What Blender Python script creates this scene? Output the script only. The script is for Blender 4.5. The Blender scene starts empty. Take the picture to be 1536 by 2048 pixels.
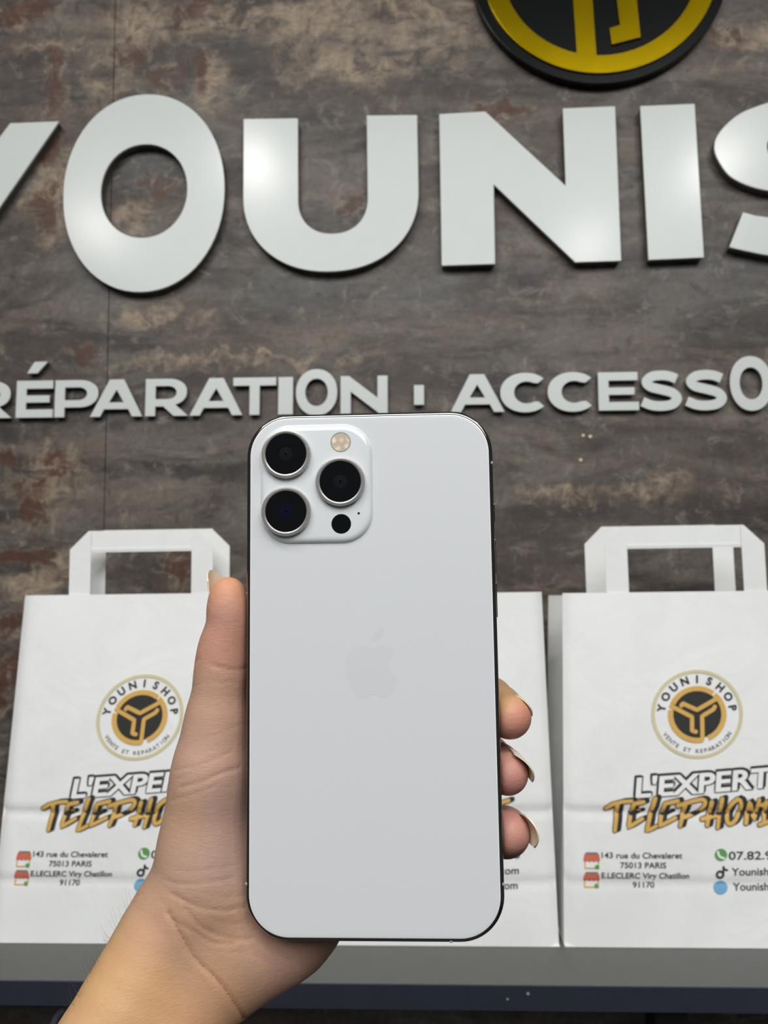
import bpy, math, random
import numpy as np
from mathutils import Vector, Matrix

# ------------------------------------------------------------------ camera, world, lights, exposure
SC = bpy.context.scene
COL = SC.collection
EZ = 1.45                                   # eye height; all builders below work relative to the eye
F_PX, CX, CY = 1500.0, 768.0, 1024.0        # focal length in pixels of the 1536 x 2048 frame
random.seed(4)
rng = np.random.default_rng(7)


def _rot(a, b, c):
    ca, sa = math.cos(a), math.sin(a)
    cb, sb = math.cos(b), math.sin(b)
    cc, sc = math.cos(c), math.sin(c)
    Rx = np.array([[1, 0, 0], [0, ca, -sa], [0, sa, ca]])
    Ry = np.array([[cb, 0, sb], [0, 1, 0], [-sb, 0, cb]])
    Rz = np.array([[cc, -sc, 0], [sc, cc, 0], [0, 0, 1]])
    return Rz @ Ry @ Rx


RC = _rot(*np.radians([-5.414, 2.455, -1.0]))   # (x right, y down, z into the wall) -> camera


def W(px, py, Y):
    """measured image point -> point (x, y, z) relative to the eye, on the vertical plane y = Y"""
    d = RC.T @ np.array([(px - CX) / F_PX, (py - CY) / F_PX, 1.0])
    t = Y / d[2]
    return np.array([d[0] * t, Y, -d[1] * t])


def project(P):
    P = np.asarray(P, float)
    q = np.stack([P[..., 0], -P[..., 2], P[..., 1]], -1) @ RC.T
    return np.stack([CX + F_PX * q[..., 0] / q[..., 2], CY + F_PX * q[..., 1] / q[..., 2]], -1)


cam_data = bpy.data.cameras.new('camera')
cam = bpy.data.objects.new('camera', cam_data)
COL.objects.link(cam)
cam_data.sensor_fit = 'VERTICAL'
cam_data.sensor_height = 36.0
cam_data.sensor_width = 27.0
cam_data.lens = F_PX / 2048.0 * 36.0
cam_data.clip_start = 0.01
_ax = lambda v: Vector((v[0], v[2], -v[1]))
_r, _d, _f = _ax(RC[0]), _ax(RC[1]), _ax(RC[2])
M = Matrix((_r, -_d, -_f)).transposed().to_4x4()
M.translation = Vector((0, 0, EZ))
cam.matrix_world = M
cam_data.dof.use_dof = True
cam_data.dof.focus_distance = 0.236
cam_data.dof.aperture_fstop = cam_data.lens / 1.15     # 1.15 mm entrance pupil
SC.camera = cam

world = bpy.data.worlds.new('shop_interior')
SC.world = world
world.use_nodes = True
world.node_tree.nodes['Background'].inputs['Color'].default_value = (0.93, 0.97, 1.0, 1)
world.node_tree.nodes['Background'].inputs['Strength'].default_value = 0.065

SC.view_settings.view_transform = 'Standard'
SC.view_settings.look = 'None'
SC.view_settings.gamma = 1.0
SC.view_settings.use_curve_mapping = False
SC.view_settings.exposure = 0.0


def area_lamp(name, loc, size, power, col=(1, 1, 1), shape='RECTANGLE', sy=None, aim=(0, 0, -1)):
    l = bpy.data.lights.new(name, 'AREA')
    l.shape = shape
    l.size = size
    if shape in ('RECTANGLE', 'ELLIPSE'):
        l.size_y = sy or size
    l.energy = power
    l.color = col
    o = bpy.data.objects.new(name, l)
    o.location = (loc[0], loc[1], loc[2] + EZ)
    o.rotation_euler = Vector(aim).to_track_quat('-Z', 'Y').to_euler()
    COL.objects.link(o)
    return o


CEIL = 1.30                                  # ceiling above the eye
area_lamp('ceiling_panel', (0.1, -1.40, CEIL), 2.6, 63, (0.95, 0.98, 1.0), sy=1.6, aim=(0, 0.30, -1))
for sx, sy_ in ((-1.14, -0.77), (-0.49, -0.40), (0.68, -1.05), (0.96, -0.51)):
    area_lamp('ceiling_spot', (sx, sy_, CEIL), 0.11, 4.2, (1.0, 0.96, 0.88), shape='DISK', aim=(0, 0.25, -1))


# ------------------------------------------------------------------ node materials
class NB:
    def __init__(self, name):
        self.mat = bpy.data.materials.new(name)
        self.mat.use_nodes = True
        self.nt = self.mat.node_tree
        self.bsdf = self.nt.nodes['Principled BSDF']

    def n(self, t, **kw):
        nd = self.nt.nodes.new(t)
        for k, v in kw.items():
            setattr(nd, k, v)
        return nd

    def put(self, sock, v):
        if v is None:
            return
        if hasattr(v, 'is_linked') or isinstance(v, bpy.types.NodeSocket):
            self.nt.links.new(v, sock)
        else:
            if sock.type == 'RGBA' and len(v) == 3:
                v = (*v, 1)
            sock.default_value = v

    def math(self, op, a, b=None, c=None, clamp=False):
        nd = self.n('ShaderNodeMath', operation=op, use_clamp=clamp)
        for s, v in zip(nd.inputs, (a, b, c)):
            self.put(s, v)
        return nd.outputs[0]

    def vmath(self, op, a, b=None):
        nd = self.n('ShaderNodeVectorMath', operation=op)
        self.put(nd.inputs[0], a)
        self.put(nd.inputs[1], b)
        return nd.outputs['Value'] if op in ('LENGTH', 'DOT_PRODUCT', 'DISTANCE') else nd.outputs[0]

    def noise(self, vec, scale, detail=4, rough=0.55, dist=0.0):
        nd = self.n('ShaderNodeTexNoise')
        self.put(nd.inputs['Vector'], vec)
        nd.inputs['Scale'].default_value = scale
        nd.inputs['Detail'].default_value = detail
        nd.inputs['Roughness'].default_value = rough
        nd.inputs['Distortion'].default_value = dist
        return nd.outputs['Fac'], nd.outputs['Color']

    def mapr(self, v, a, b, c=0.0, d=1.0, kind='SMOOTHSTEP'):
        nd = self.n('ShaderNodeMapRange', interpolation_type=kind)
        self.put(nd.inputs['Value'], v)
        for k, x in (('From Min', a), ('From Max', b), ('To Min', c), ('To Max', d)):
            nd.inputs[k].default_value = x
        return nd.outputs[0]

    def mix(self, fac, a, b, blend='MIX'):
        nd = self.n('ShaderNodeMix', data_type='RGBA', blend_type=blend)
        self.put(nd.inputs[0], fac)
        self.put(nd.inputs[6], a)
        self.put(nd.inputs[7], b)
        return nd.outputs[2]

    def coord(self, which='Object'):
        return self.n('ShaderNodeTexCoord').outputs[which]

    def bump(self, h, strength=0.3, dist=0.001):
        nd = self.n('ShaderNodeBump')
        nd.inputs['Strength'].default_value = strength
        nd.inputs['Distance'].default_value = dist
        self.put(nd.inputs['Height'], h)
        self.nt.links.new(nd.outputs[0], self.bsdf.inputs['Normal'])
        return nd

    def set(self, **kw):
        for k, v in kw.items():
            self.put(self.bsdf.inputs[k.replace('_', ' ')], v)
        return self


def lin(r, g, b):
    return tuple(((c / 255) / 12.92 if c / 255 <= 0.04045 else ((c / 255 + 0.055) / 1.055) ** 2.4) for c in (r, g, b))


def simple(name, rgb, rough=0.5, metal=0.0, coat=0.0, spec=0.5, var=0.06, scale=40.0, bump=0.0, coat_rough=0.05):
    m = NB(name)
    f, _ = m.noise(m.coord(), scale, 5)
    k = m.mapr(f, 0.25, 0.75, 1 - var, 1 + var, 'LINEAR')
    c = m.vmath('SCALE', (*lin(*rgb),))
    m.nt.links.new(k, c.node.inputs['Scale'])
    m.set(Base_Color=c, Roughness=rough, Metallic=metal, Coat_Weight=coat, Coat_Roughness=coat_rough)
    m.bsdf.inputs['Specular IOR Level'].default_value = spec
    if bump:
        m.bump(f, bump, 0.0005)
    return m.mat


def wall_material():
    m = NB('weathered_laminate')
    co = m.coord()
    s = m.n('ShaderNodeSeparateXYZ')
    m.put(s.inputs[0], co)
    X, Z = s.outputs['X'], s.outputs['Z']
    cb = m.n('ShaderNodeCombineXYZ')
    m.put(cb.inputs[0], X)
    m.put(cb.inputs[1], m.math('MULTIPLY', Z, 1.0))
    flat = cb.outputs[0]
    cs = m.n('ShaderNodeCombineXYZ')
    m.put(cs.inputs[0], m.math('MULTIPLY', X, 0.36))
    m.put(cs.inputs[1], Z)
    streak = cs.outputs[0]
    big, bigc = m.noise(flat, 5.5, 5, 0.6, 0.6)
    st, _ = m.noise(streak, 16, 8, 0.68, 0.9)
    st2, _ = m.noise(streak, 48, 7, 0.7, 0.4)
    fine, _ = m.noise(flat, 130, 6, 0.75)
    warp_f, warp_c = m.noise(flat, 26, 6, 0.65)
    warp = m.vmath('SCALE', m.vmath('SUBTRACT', warp_c, (0.5, 0.5, 0.5)))
    warp.node.inputs['Scale'].default_value = 0.085
    wp = m.vmath('ADD', flat, warp)

    def patches(lst):
        cur = None
        for px, py, rx, rz in lst:
            c = W(px, py, 0.913)
            sc = 0.913 / F_PX
            d = m.vmath('MULTIPLY', m.vmath('SUBTRACT', wp, (c[0], c[2] + EZ, 0)), (1 / (rx * sc), 1 / (rz * sc), 0))
            l = m.vmath('LENGTH', d)
            cur = l if cur is None else m.math('MINIMUM', cur, l)
        return cur

    rust = patches([(108, 150, 20, 75), (260, 95, 34, 24), (95, 410, 28, 52), (330, 150, 30, 24), (395, 8, 24, 28), (405, 145, 18, 42),
                    (357, 40, 12, 24), (100, 290, 24, 34), (110, 925, 32, 28), (60, 975, 40, 20), (70, 1025, 24, 32), (8, 915, 18, 26),
                    (362, 1135, 18, 48), (60, 1110, 60, 12), (8, 1360, 20, 50), (60, 20, 60, 30), (20, 1250, 20, 20), (170, 705, 30, 12),
                    (320, 375, 30, 22), (700, 400, 30, 16), (1010, 215, 60, 14), (1460, 70, 40, 14)])
    tan = patches([(450, 48, 110, 20), (640, 60, 130, 40), (860, 70, 90, 70), (1500, 70, 60, 30), (95, 92, 60, 14), (280, 40, 60, 60),
                   (215, 150, 40, 60), (700, 130, 130, 45), (420, 170, 40, 50), (100, 380, 40, 90), (290, 430, 60, 26), (150, 1130, 60, 20),
                   (40, 30, 24, 40), (1120, 985, 60, 14), (1300, 975, 60, 24), (480, 720, 250, 10), (110, 950, 50, 60), (900, 1000, 30, 16),
                   (640, 20, 300, 22), (60, 1170, 70, 30), (300, 640, 100, 20)])
    dark = patches([(560, 120, 120, 34), (40, 160, 60, 80), (700, 190, 160, 30), (20, 40, 60, 60), (60, 480, 70, 60), (400, 800, 180, 60),
                    (1050, 1100, 120, 60), (1300, 1000, 160, 40), (300, 1130, 60, 40), (880, 180, 90, 30), (20, 720, 60, 60)])
    grey = patches([(300, 330, 60, 60), (560, 570, 160, 50), (840, 560, 100, 60), (1400, 560, 150, 60), (200, 560, 80, 80), (120, 40, 20, 60),
                    (400, 210, 30, 50), (760, 1010, 60, 40), (660, 420, 40, 30)])
    med, _ = m.noise(flat, 34, 9, 0.74, 0.8)
    c = m.mix(m.mapr(st, 0.36, 0.64), lin(60, 55, 53), lin(112, 104, 97))
    c = m.mix(m.math('MULTIPLY', m.mapr(big, 0.42, 0.66), 0.45), c, lin(98, 84, 74))
    cv = m.n('ShaderNodeCombineXYZ')
    m.put(cv.inputs[0], m.math('MULTIPLY', X, 0.13))
    m.put(cv.inputs[1], Z)
    band, _ = m.noise(m.vmath('ADD', cv.outputs[0], m.vmath('MULTIPLY', warp, (0.1, 0.25, 0))), 24, 6, 0.62, 0.2)
    c = m.mix(m.mapr(band, 0.54, 0.68, 0, 0.5), c, lin(132, 120, 106))
    c = m.mix(m.mapr(band, 0.46, 0.33, 0, 0.55), c, lin(56, 50, 49))
    c = m.mix(m.math('MULTIPLY', m.mapr(band, 0.50, 0.57), m.mapr(band, 0.64, 0.57)), c, m.mix(0.22, c, lin(104, 84, 70)))
    c = m.mix(m.mapr(grey, 1.6, 0.4, 0, 0.5), c, lin(96, 96, 95))
    c = m.mix(m.mapr(dark, 1.6, 0.4, 0, 0.6), c, lin(68, 59, 57))
    tn = m.math('MULTIPLY', m.mapr(med, 0.40, 0.60, 0.25, 1.0), m.mapr(st2, 0.34, 0.60, 0.3, 1.0))
    tmask = m.math('MULTIPLY', m.mapr(tan, 1.7, 0.3), tn)
    c = m.mix(m.math('MULTIPLY', tmask, 0.9), c, lin(182, 160, 134))
    halo = m.mapr(m.math('ABSOLUTE', m.math('SUBTRACT', rust, 1.35)), 0.45, 0.0, 0, 1.0)
    c = m.mix(m.math('MULTIPLY', halo, m.mapr(med, 0.42, 0.6, 0.0, 0.5)), c, lin(146, 130, 108))
    rm = m.math('MULTIPLY', m.mapr(rust, 1.45, 0.65), m.mapr(med, 0.62, 0.46, 0.45, 0.95))
    c = m.mix(rm, c, lin(88, 58, 46))
    c = m.mix(m.mapr(med, 0.53, 0.68, 0, 0.55), c, lin(150, 140, 126))
    c = m.mix(m.mapr(med, 0.46, 0.34, 0, 0.55), c, lin(52, 46, 44))
    c = m.mix(m.mapr(st2, 0.54, 0.72, 0, 0.45), c, lin(146, 136, 122))
    c = m.mix(m.mapr(st2, 0.46, 0.30, 0, 0.45), c, lin(50, 45, 43))
    c = m.mix(m.mapr(fine, 0.42, 0.66, 0.0, 0.55), c, m.mix(1.0, c, (1.5, 1.45, 1.38, 1), 'MULTIPLY'))
    c = m.mix(1.0, c, (0.90, 0.90, 0.905, 1), 'MULTIPLY')
    m.set(Base_Color=c, Roughness=m.mapr(st2, 0.3, 0.7, 0.42, 0.62))
    m.bsdf.inputs['Specular IOR Level'].default_value = 0.35
    m.bump(st2, 0.12, 0.001)
    return m.mat


def skin_material():
    m = NB('skin')
    a = m.n('ShaderNodeAttribute', attribute_name='tone')
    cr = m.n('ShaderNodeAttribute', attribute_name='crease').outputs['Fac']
    co = m.coord()
    f1, _ = m.noise(co, 90, 4, 0.6)
    f2, _ = m.noise(co, 420, 3, 0.6)
    f3, _ = m.noise(co, 1500, 2, 0.6)
    base = m.mix(m.mapr(f1, 0.35, 0.7, 0, 0.16), a.outputs['Color'], m.mix(1.0, a.outputs['Color'], (1.0, 0.74, 0.66, 1), 'MULTIPLY'))
    base = m.mix(m.mapr(f2, 0.4, 0.75, 0, 0.10), base, m.mix(1.0, base, (1.25, 1.2, 1.15, 1), 'MULTIPLY'))
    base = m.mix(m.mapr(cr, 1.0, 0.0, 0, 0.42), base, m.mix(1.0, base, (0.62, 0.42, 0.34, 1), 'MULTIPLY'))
    m.set(Base_Color=base, Roughness=m.mapr(f2, 0.3, 0.7, 0.44, 0.58), Subsurface_Weight=0.22)
    m.bsdf.inputs['Subsurface Radius'].default_value = (1.0, 0.35, 0.2)
    m.bsdf.inputs['Subsurface Scale'].default_value = 0.0035
    m.bsdf.inputs['Specular IOR Level'].default_value = 0.38
    mp = m.n('ShaderNodeMapping')
    m.put(mp.inputs[0], co)
    mp.inputs['Rotation'].default_value = (0, 0.55, 0)
    mp.inputs['Scale'].default_value = (1.0, 1.0, 3.2)
    f4, _ = m.noise(mp.outputs[0], 330, 4, 0.65, 0.8)
    h = m.math('ADD', m.math('MULTIPLY', f3, 0.35), m.math('MULTIPLY', f4, 0.75))
    h = m.math('ADD', h, m.math('MULTIPLY', m.mapr(cr, 0.0, 1.0), 1.0))
    m.bump(h, 0.30, 0.0007)
    return m.mat


def paper_material():
    m = NB('white_paper')
    co = m.coord()
    f, _ = m.noise(co, 14, 6, 0.6, 0.5)
    g, _ = m.noise(co, 600, 3, 0.6)
    c = m.mix(m.mapr(f, 0.3, 0.7), lin(240, 240, 237), lin(247, 247, 245))
    m.set(Base_Color=c, Roughness=0.72)
    h = m.math('ADD', m.math('MULTIPLY', f, 1.0), m.math('MULTIPLY', g, 0.03))
    m.bump(h, 0.30, 0.006)
    return m.mat


MAT = dict(
    wall=wall_material(), skin=skin_material(), paper=paper_material(),
    letter=simple('white_acrylic', (219, 223, 220), 0.19, spec=0.24, var=0.012),
    letter_side=simple('grey_letter_body', (98, 93, 84), 0.6, var=0.1),
    sign_black=simple('black_acrylic', (12, 15, 13), 0.22, spec=0.25, var=0.1),
    sign_gold=simple('yellow_mirror_acrylic', (186, 156, 4), 0.22, metal=0.92, var=0.10, scale=14),
    shelf_top=simple('grey_laminate', (100, 100, 97), 0.6, var=0.05, scale=120),
    shelf_edge=simple('dark_blue_grey_edge', (38, 42, 54), 0.55, var=0.08, scale=60),
    black=simple('black_paint', (12, 12, 13), 0.5),
    cable=simple('grey_cable_sheath', (120, 122, 134), 0.4),
    floor=simple('dark_floor', (42, 40, 38), 0.5, var=0.15, scale=6),
    glass_back=simple('matte_white_glass', (211, 212, 213), 0.36, var=0.004),
    lit_glass_rim=simple('painted_lit_glass_edge', (250, 250, 250), 0.3, var=0.0),  # whiter than the back glass: light caught by the edge, put into the colour
    bump_glass=simple('glossy_white_glass', (218, 221, 222), 0.16, var=0.006, coat=0.6, coat_rough=0.05),
    steel=simple('polished_steel', (150, 146, 142), 0.09, metal=1.0, var=0.02),
    steel_ring=simple('bright_steel', (186, 183, 177), 0.24, metal=0.7, var=0.08, scale=300),
    lens=simple('black_lens_glass', (5, 6, 8), 0.07, coat=1.0, var=0.1, coat_rough=0.02),
    lens_dark=simple('dark_lens_coating', (16, 18, 24), 0.12, coat=1.0, coat_rough=0.03),
    lens_blue=simple('blue_lens_coating', (8, 10, 44), 0.12, metal=0.3, coat=1.0, coat_rough=0.03),
    antenna=simple('antenna_plastic', (150, 148, 144), 0.5),
    emblem=simple('polished_white_emblem', (208, 209, 210), 0.28, var=0.004),
    nail=simple('fingernail', (226, 206, 178), 0.28, coat=0.3, var=0.05),
    hair=simple('arm_hair', (84, 66, 50), 0.5),
    ink=simple('black_ink', (44, 44, 42), 0.7, var=0.05),
    ink_grey=simple('grey_ink', (122, 122, 118), 0.7),
    ink_gold=simple('gold_ink', (222, 176, 92), 0.65, var=0.06),
    ink_pale=simple('pale_gold_ink', (216, 206, 166), 0.7),
    ink_white=simple('white_ink', (246, 246, 244), 0.7),
    ink_red=simple('orange_red_ink', (214, 112, 88), 0.7),
    ink_green=simple('green_ink', (98, 158, 84), 0.7),
    ink_blue=simple('blue_ink', (122, 176, 214), 0.7),
)
_fl = NB('flash_diffuser')
_v = _fl.n('ShaderNodeTexVoronoi')
_fl.put(_v.inputs['Vector'], _fl.coord())
_v.inputs['Scale'].default_value = 520
_fl.set(Base_Color=_fl.mix(_fl.mapr(_v.outputs['Distance'], 0.1, 0.7), lin(250, 226, 190), lin(196, 176, 160)), Roughness=0.3, Coat_Weight=0.6)
MAT['flash'] = _fl.mat


# ------------------------------------------------------------------ object helpers
def thing(name, label, cat, loc, group=None):
    o = bpy.data.objects.new(name, None)
    o.empty_display_size = 0.02
    COL.objects.link(o)
    o.location = (loc[0], loc[1], loc[2] + EZ)
    o['label'] = label
    o['category'] = cat
    if group:
        o['group'] = group
    return o


def obj(name, V, Fs, mat, parent=None, smooth=False, sharp=None, kind=None, label=None, base=None):
    """one mesh object; V relative to the eye"""
    V = np.asarray(V, float)
    root = parent
    while root is not None and root.parent is not None:
        root = root.parent
    if root is not None:
        off = np.array([root.location[0], root.location[1], root.location[2] - EZ])
    else:
        off = np.array(base if base is not None else (0, 0, -EZ), float)
    me = bpy.data.meshes.new(name)
    me.from_pydata((V - off).tolist(), [], [list(map(int, f)) for f in Fs])
    me.materials.append(MAT[mat] if isinstance(mat, str) else mat)
    if smooth:
        me.polygons.foreach_set('use_smooth', [True] * len(me.polygons))
        if sharp:
            me.set_sharp_from_angle(angle=math.radians(sharp))
    o = bpy.data.objects.new(name, me)
    COL.objects.link(o)
    if parent is not None:
        o.parent = parent
    else:
        o.location = (off[0], off[1], off[2] + EZ)
    if kind:
        o['kind'] = kind
    if label:
        o['label'] = label
    return o


def box(x0, x1, y0, y1, z0, z1):
    V = [(x, y, z) for x in (x0, x1) for y in (y0, y1) for z in (z0, z1)]
    Fs = [(0, 1, 3, 2), (4, 6, 7, 5), (0, 4, 5, 1), (2, 3, 7, 6), (0, 2, 6, 4), (1, 5, 7, 3)]
    return V, Fs


def bevel_box(x0, x1, y0, y1, z0, z1, b):
    import bmesh
    bm = bmesh.new()
    V, Fs = box(x0, x1, y0, y1, z0, z1)
    vs = [bm.verts.new(v) for v in V]
    for f in Fs:
        bm.faces.new([vs[i] for i in f])
    bmesh.ops.bevel(bm, geom=bm.edges[:], offset=b, segments=2, affect='EDGES', profile=0.5)
    bm.verts.index_update()
    out = [tuple(v.co) for v in bm.verts], [[v.index for v in f.verts] for f in bm.faces]
    bm.free()
    return out


def merge(parts):
    V, Fs = [], []
    for v, f in parts:
        n = len(V)
        V += [tuple(p) for p in v]
        Fs += [[i + n for i in q] for q in f]
    return V, Fs


def curve_mesh(contours, extrude=0.0, bevel=0.0, text=None, bold=0.0, shear=0.0, spacing=1.0):
    """fill closed outlines (or a line of text) -> (verts Nx3, faces) in a flat XY frame"""
    if text is None:
        cu = bpy.data.curves.new('tmp', 'CURVE')
        cu.dimensions = '2D'
        cu.fill_mode = 'BOTH'
        for c in contours:
            sp = cu.splines.new('POLY')
            sp.points.add(len(c) - 1)
            for p, q in zip(sp.points, c):
                p.co = (q[0], q[1], 0, 1)
            sp.use_cyclic_u = True
        cu.bevel_depth = bevel
        cu.bevel_resolution = 1
        cu.offset = -bevel + bold
    else:
        cu = bpy.data.curves.new('tmp', 'FONT')
        cu.body = text
        cu.size = 1.0
        cu.offset = bold
        cu.shear = shear
        cu.space_character = spacing
        cu.resolution_u = 4
        cu.fill_mode = 'FRONT'
    cu.extrude = extrude
    o = bpy.data.objects.new('tmp', cu)
    COL.objects.link(o)
    dg = bpy.context.evaluated_depsgraph_get()
    dg.update()
    me = bpy.data.meshes.new_from_object(o.evaluated_get(dg))
    V = np.array([v.co for v in me.vertices], float).reshape(-1, 3)
    Fs = [list(p.vertices) for p in me.polygons]
    bpy.data.objects.remove(o)
    bpy.data.curves.remove(cu)
    bpy.data.meshes.remove(me)
    return V, Fs


def catmull(pts, n=8, closed=False):
    P = np.asarray(pts, float)
    m = len(P)
    out = []
    for i in range(m if closed else m - 1):
        p0 = P[(i - 1) % m] if closed or i > 0 else 2 * P[0] - P[1]
        p1 = P[i]
        p2 = P[(i + 1) % m]
        p3 = P[(i + 2) % m] if closed or i + 2 < m else 2 * P[-1] - P[-2]
        for t in np.linspace(0, 1, n, endpoint=False):
            out.append(0.5 * (2 * p1 + (p2 - p0) * t + (2 * p0 - 5 * p1 + 4 * p2 - p3) * t * t + (3 * p1 - p0 - 3 * p2 + p3) * t ** 3))
    if not closed:
        out.append(P[-1])
    return np.array(out)


def stroke_strip(pts, w0, w1=None, caps=True):
    """flat ribbon along a polyline with rounded ends -> verts (x,y), faces"""
    P = np.asarray(pts, float)
    w1 = w0 if w1 is None else w1
    T = np.gradient(P, axis=0)
    T /= np.linalg.norm(T, axis=1)[:, None] + 1e-12
    N = np.stack([-T[:, 1], T[:, 0]], 1)
    ws = np.linspace(w0, w1, len(P))
    if caps:
        a = [P[0] - T[0] * w0 * 0.5 * math.sin(t) for t in (1.2, 0.7)]
        wa = [w0 * math.cos(t) for t in (1.2, 0.7)]
        b = [P[-1] + T[-1] * w1 * 0.5 * math.sin(t) for t in (0.7, 1.2)]
        wb = [w1 * math.cos(t) for t in (0.7, 1.2)]
        P = np.vstack([a, P, b])
        N = np.vstack([N[:1], N[:1], N, N[-1:], N[-1:]])
        ws = np.concatenate([wa, ws, wb])
    L = P + N * ws[:, None] / 2
    R = P - N * ws[:, None] / 2
    n = len(P)
    V = np.vstack([L, R])
    return V, [(i, i + n, i + n + 1, i + 1) for i in range(n - 1)]


def tube(path, r, sides=8, r_end=None):
    P = np.asarray(path, float)
    T = np.gradient(P, axis=0)
    T /= np.linalg.norm(T, axis=1)[:, None] + 1e-12
    up = np.array([0.0, 0.0, 1.0]) if abs(T[0][2]) < 0.8 else np.array([1.0, 0, 0])
    V, Fs = [], []
    n = len(P)
    for i in range(n):
        a = np.cross(T[i], up)
        a /= np.linalg.norm(a) + 1e-9
        b = np.cross(T[i], a)
        rr = r if r_end is None else r + (r_end - r) * i / (n - 1)
        for k in range(sides):
            t = 2 * math.pi * k / sides
            V.append(P[i] + rr * (math.cos(t) * a + math.sin(t) * b))
    for i in range(n - 1):
        for k in range(sides):
            k2 = (k + 1) % sides
            Fs.append((i * sides + k, i * sides + k2, (i + 1) * sides + k2, (i + 1) * sides + k))
    Fs.append(tuple(range(sides - 1, -1, -1)))
    Fs.append(tuple((n - 1) * sides + k for k in range(sides)))
    return V, Fs


# ------------------------------------------------------------------ structure: wall, floor
WALL_Y = 0.913
seam_x = -0.388
V, Fs = box(-2.0, 2.0, WALL_Y + 0.010, WALL_Y + 0.05, -EZ, 1.32)
wall = obj('wall_back', V, Fs, 'black', kind='structure')
for x0, x1 in ((-2.0, seam_x - 0.0004), (seam_x + 0.0004, 0.862), (0.8632, 2.0)):
    V, Fs = bevel_box(x0, x1, WALL_Y, WALL_Y + 0.010, -EZ, 1.32, 0.0006)
    obj('wall_panel', V, Fs, 'wall', wall)
V, Fs = box(-2.0, 2.0, -2.5, WALL_Y + 0.05, -EZ - 0.05, -EZ)
obj('floor', V, Fs, 'floor', kind='structure')
for px, py, r in ((1166, 871, 3.2), (1180, 873, 3.6), (1161, 920, 3.4)):
    c = W(px, py, WALL_Y)
    rr = r * WALL_Y / F_PX
    V = [(c[0] + rr * math.cos(t), WALL_Y - 0.0012 * k, c[2] + rr * math.sin(t)) for k in (0, 1) for t in np.linspace(0, 2 * math.pi, 10, endpoint=False)]
    Fs = [(i, (i + 1) % 10, 10 + (i + 1) % 10, 10 + i) for i in range(10)] + [tuple(range(10, 20))]
    obj('glue_spot', V, Fs, 'ink_pale', wall)

# ------------------------------------------------------------------ raised sign letters
FACE_BIG, FACE_SMALL = 0.900, 0.9045


def ell(cx, cy, rx, ry, a0=0.0, a1=360.0, n=48, p=2.0, end=False):
    out = []
    for t in np.radians(np.linspace(a0, a1, n, endpoint=end)):
        c, s = math.cos(t), math.sin(t)
        k = 2.0 / p
        out.append((cx + rx * math.copysign(abs(c) ** k, c), cy + ry * math.copysign(abs(s) ** k, s)))
    return out


def letter(name, contours, face_y, thick, label, group, slant=0.0, pivot=(0, 0)):
    C = [np.asarray(c, float) for c in contours]
    if slant:
        ca, sa = math.cos(slant), math.sin(slant)
        C = [np.stack([pivot[0] + (c[:, 0] - pivot[0]) * ca - (c[:, 1] - pivot[1]) * sa,
                       pivot[1] + (c[:, 0] - pivot[0]) * sa + (c[:, 1] - pivot[1]) * ca], 1) for c in C]
    mid = (C[0].min(0) + C[0].max(0)) / 2
    t = thing(name, label, 'letter', (mid[0], WALL_Y - thick / 2, mid[1]), group)
    ft = 0.0032 if thick > 0.01 else 0.0024
    V, Fs = curve_mesh(C, ft / 2 - 0.0005, 0.0005)
    obj('letter_face', np.stack([V[:, 0], face_y + ft / 2 - V[:, 2], V[:, 1]], 1), Fs, 'letter', t, label='glossy white face')
    y0 = face_y + ft + 0.0006
    d = WALL_Y - y0
    V, Fs = curve_mesh(C, d / 2, 0.0, bold=-0.0009)
    obj('letter_body', np.stack([V[:, 0], y0 + d / 2 - V[:, 2], V[:, 1]], 1), Fs, 'letter_side', t, label='grey letter body behind the white face')
    return t


mm = lambda pts: [(x / 1000, z / 1000) for x, z in pts]
GB = 'large white letters of the wall sign'
letter('sign_letter', [mm([(-453, 601), (-518, 601), (-575, 522), (-632, 601), (-697, 601), (-608, 470), (-608, 394), (-542, 394), (-542, 466)])],
       FACE_BIG, 0.013, 'large white raised letter Y cut off by the left edge of the photo', GB)
letter('sign_letter', [ell(-0.3405, 0.501, 0.1045, 0.132, p=2.08, n=64), ell(-0.340, 0.5025, 0.056, 0.0625, p=2.05)],
       FACE_BIG, 0.013, 'large white raised letter O, a tall oval left of the large U', GB)
U = [(-.212, .594), (-.212, .490)] + ell(-.101, .490, .111, .102, 180, 360, 40, 2.15, True)[1:-1] + [(.010, .490), (.010, .590), (-.054, .592), (-.054, .481)] \
    + ell(-.098, .483, .044, .046, 360, 180, 24, 2.2, True)[1:-1] + [(-.142, .481), (-.142, .592)]
letter('sign_letter', [U], FACE_BIG, 0.013, 'large white raised letter U between the large O and N', GB)
letter('sign_letter', [mm([(38, 590), (96, 591), (193, 489), (193, 591), (258, 591), (257, 390), (201, 390), (104, 494), (103, 391), (37, 391)])],
       FACE_BIG, 0.013, 'large white raised letter N below the round black and gold emblem', GB)
letter('sign_letter', [mm([(289, 590), (356, 590), (357, 391), (290, 390)])], FACE_BIG, 0.013, 'large white raised letter I, a plain upright bar right of the large N', GB)
S_out = catmull([(470, 592), (445, 587.5), (413, 576), (393, 561), (381, 546), (377, 532), (380, 517), (391, 497), (405, 486), (424, 477.5), (450, 471),
                 (480, 465), (500, 458), (503, 449), (492, 440), (470, 436.5), (445, 438)], 6)
S_in = catmull([(406, 398), (433, 391.5), (470, 387), (510, 390), (540, 401), (560, 420), (566, 446), (556, 472), (530, 490), (500, 501), (470, 509), (446, 517),
                (441, 530), (447, 542), (470, 546), (495, 543), (522, 534), (546, 581), (512, 591)], 6)
S = [tuple(p) for p in S_out] + [(422, 442), (407, 447), (388, 403)] + [tuple(p) for p in S_in]
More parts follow.
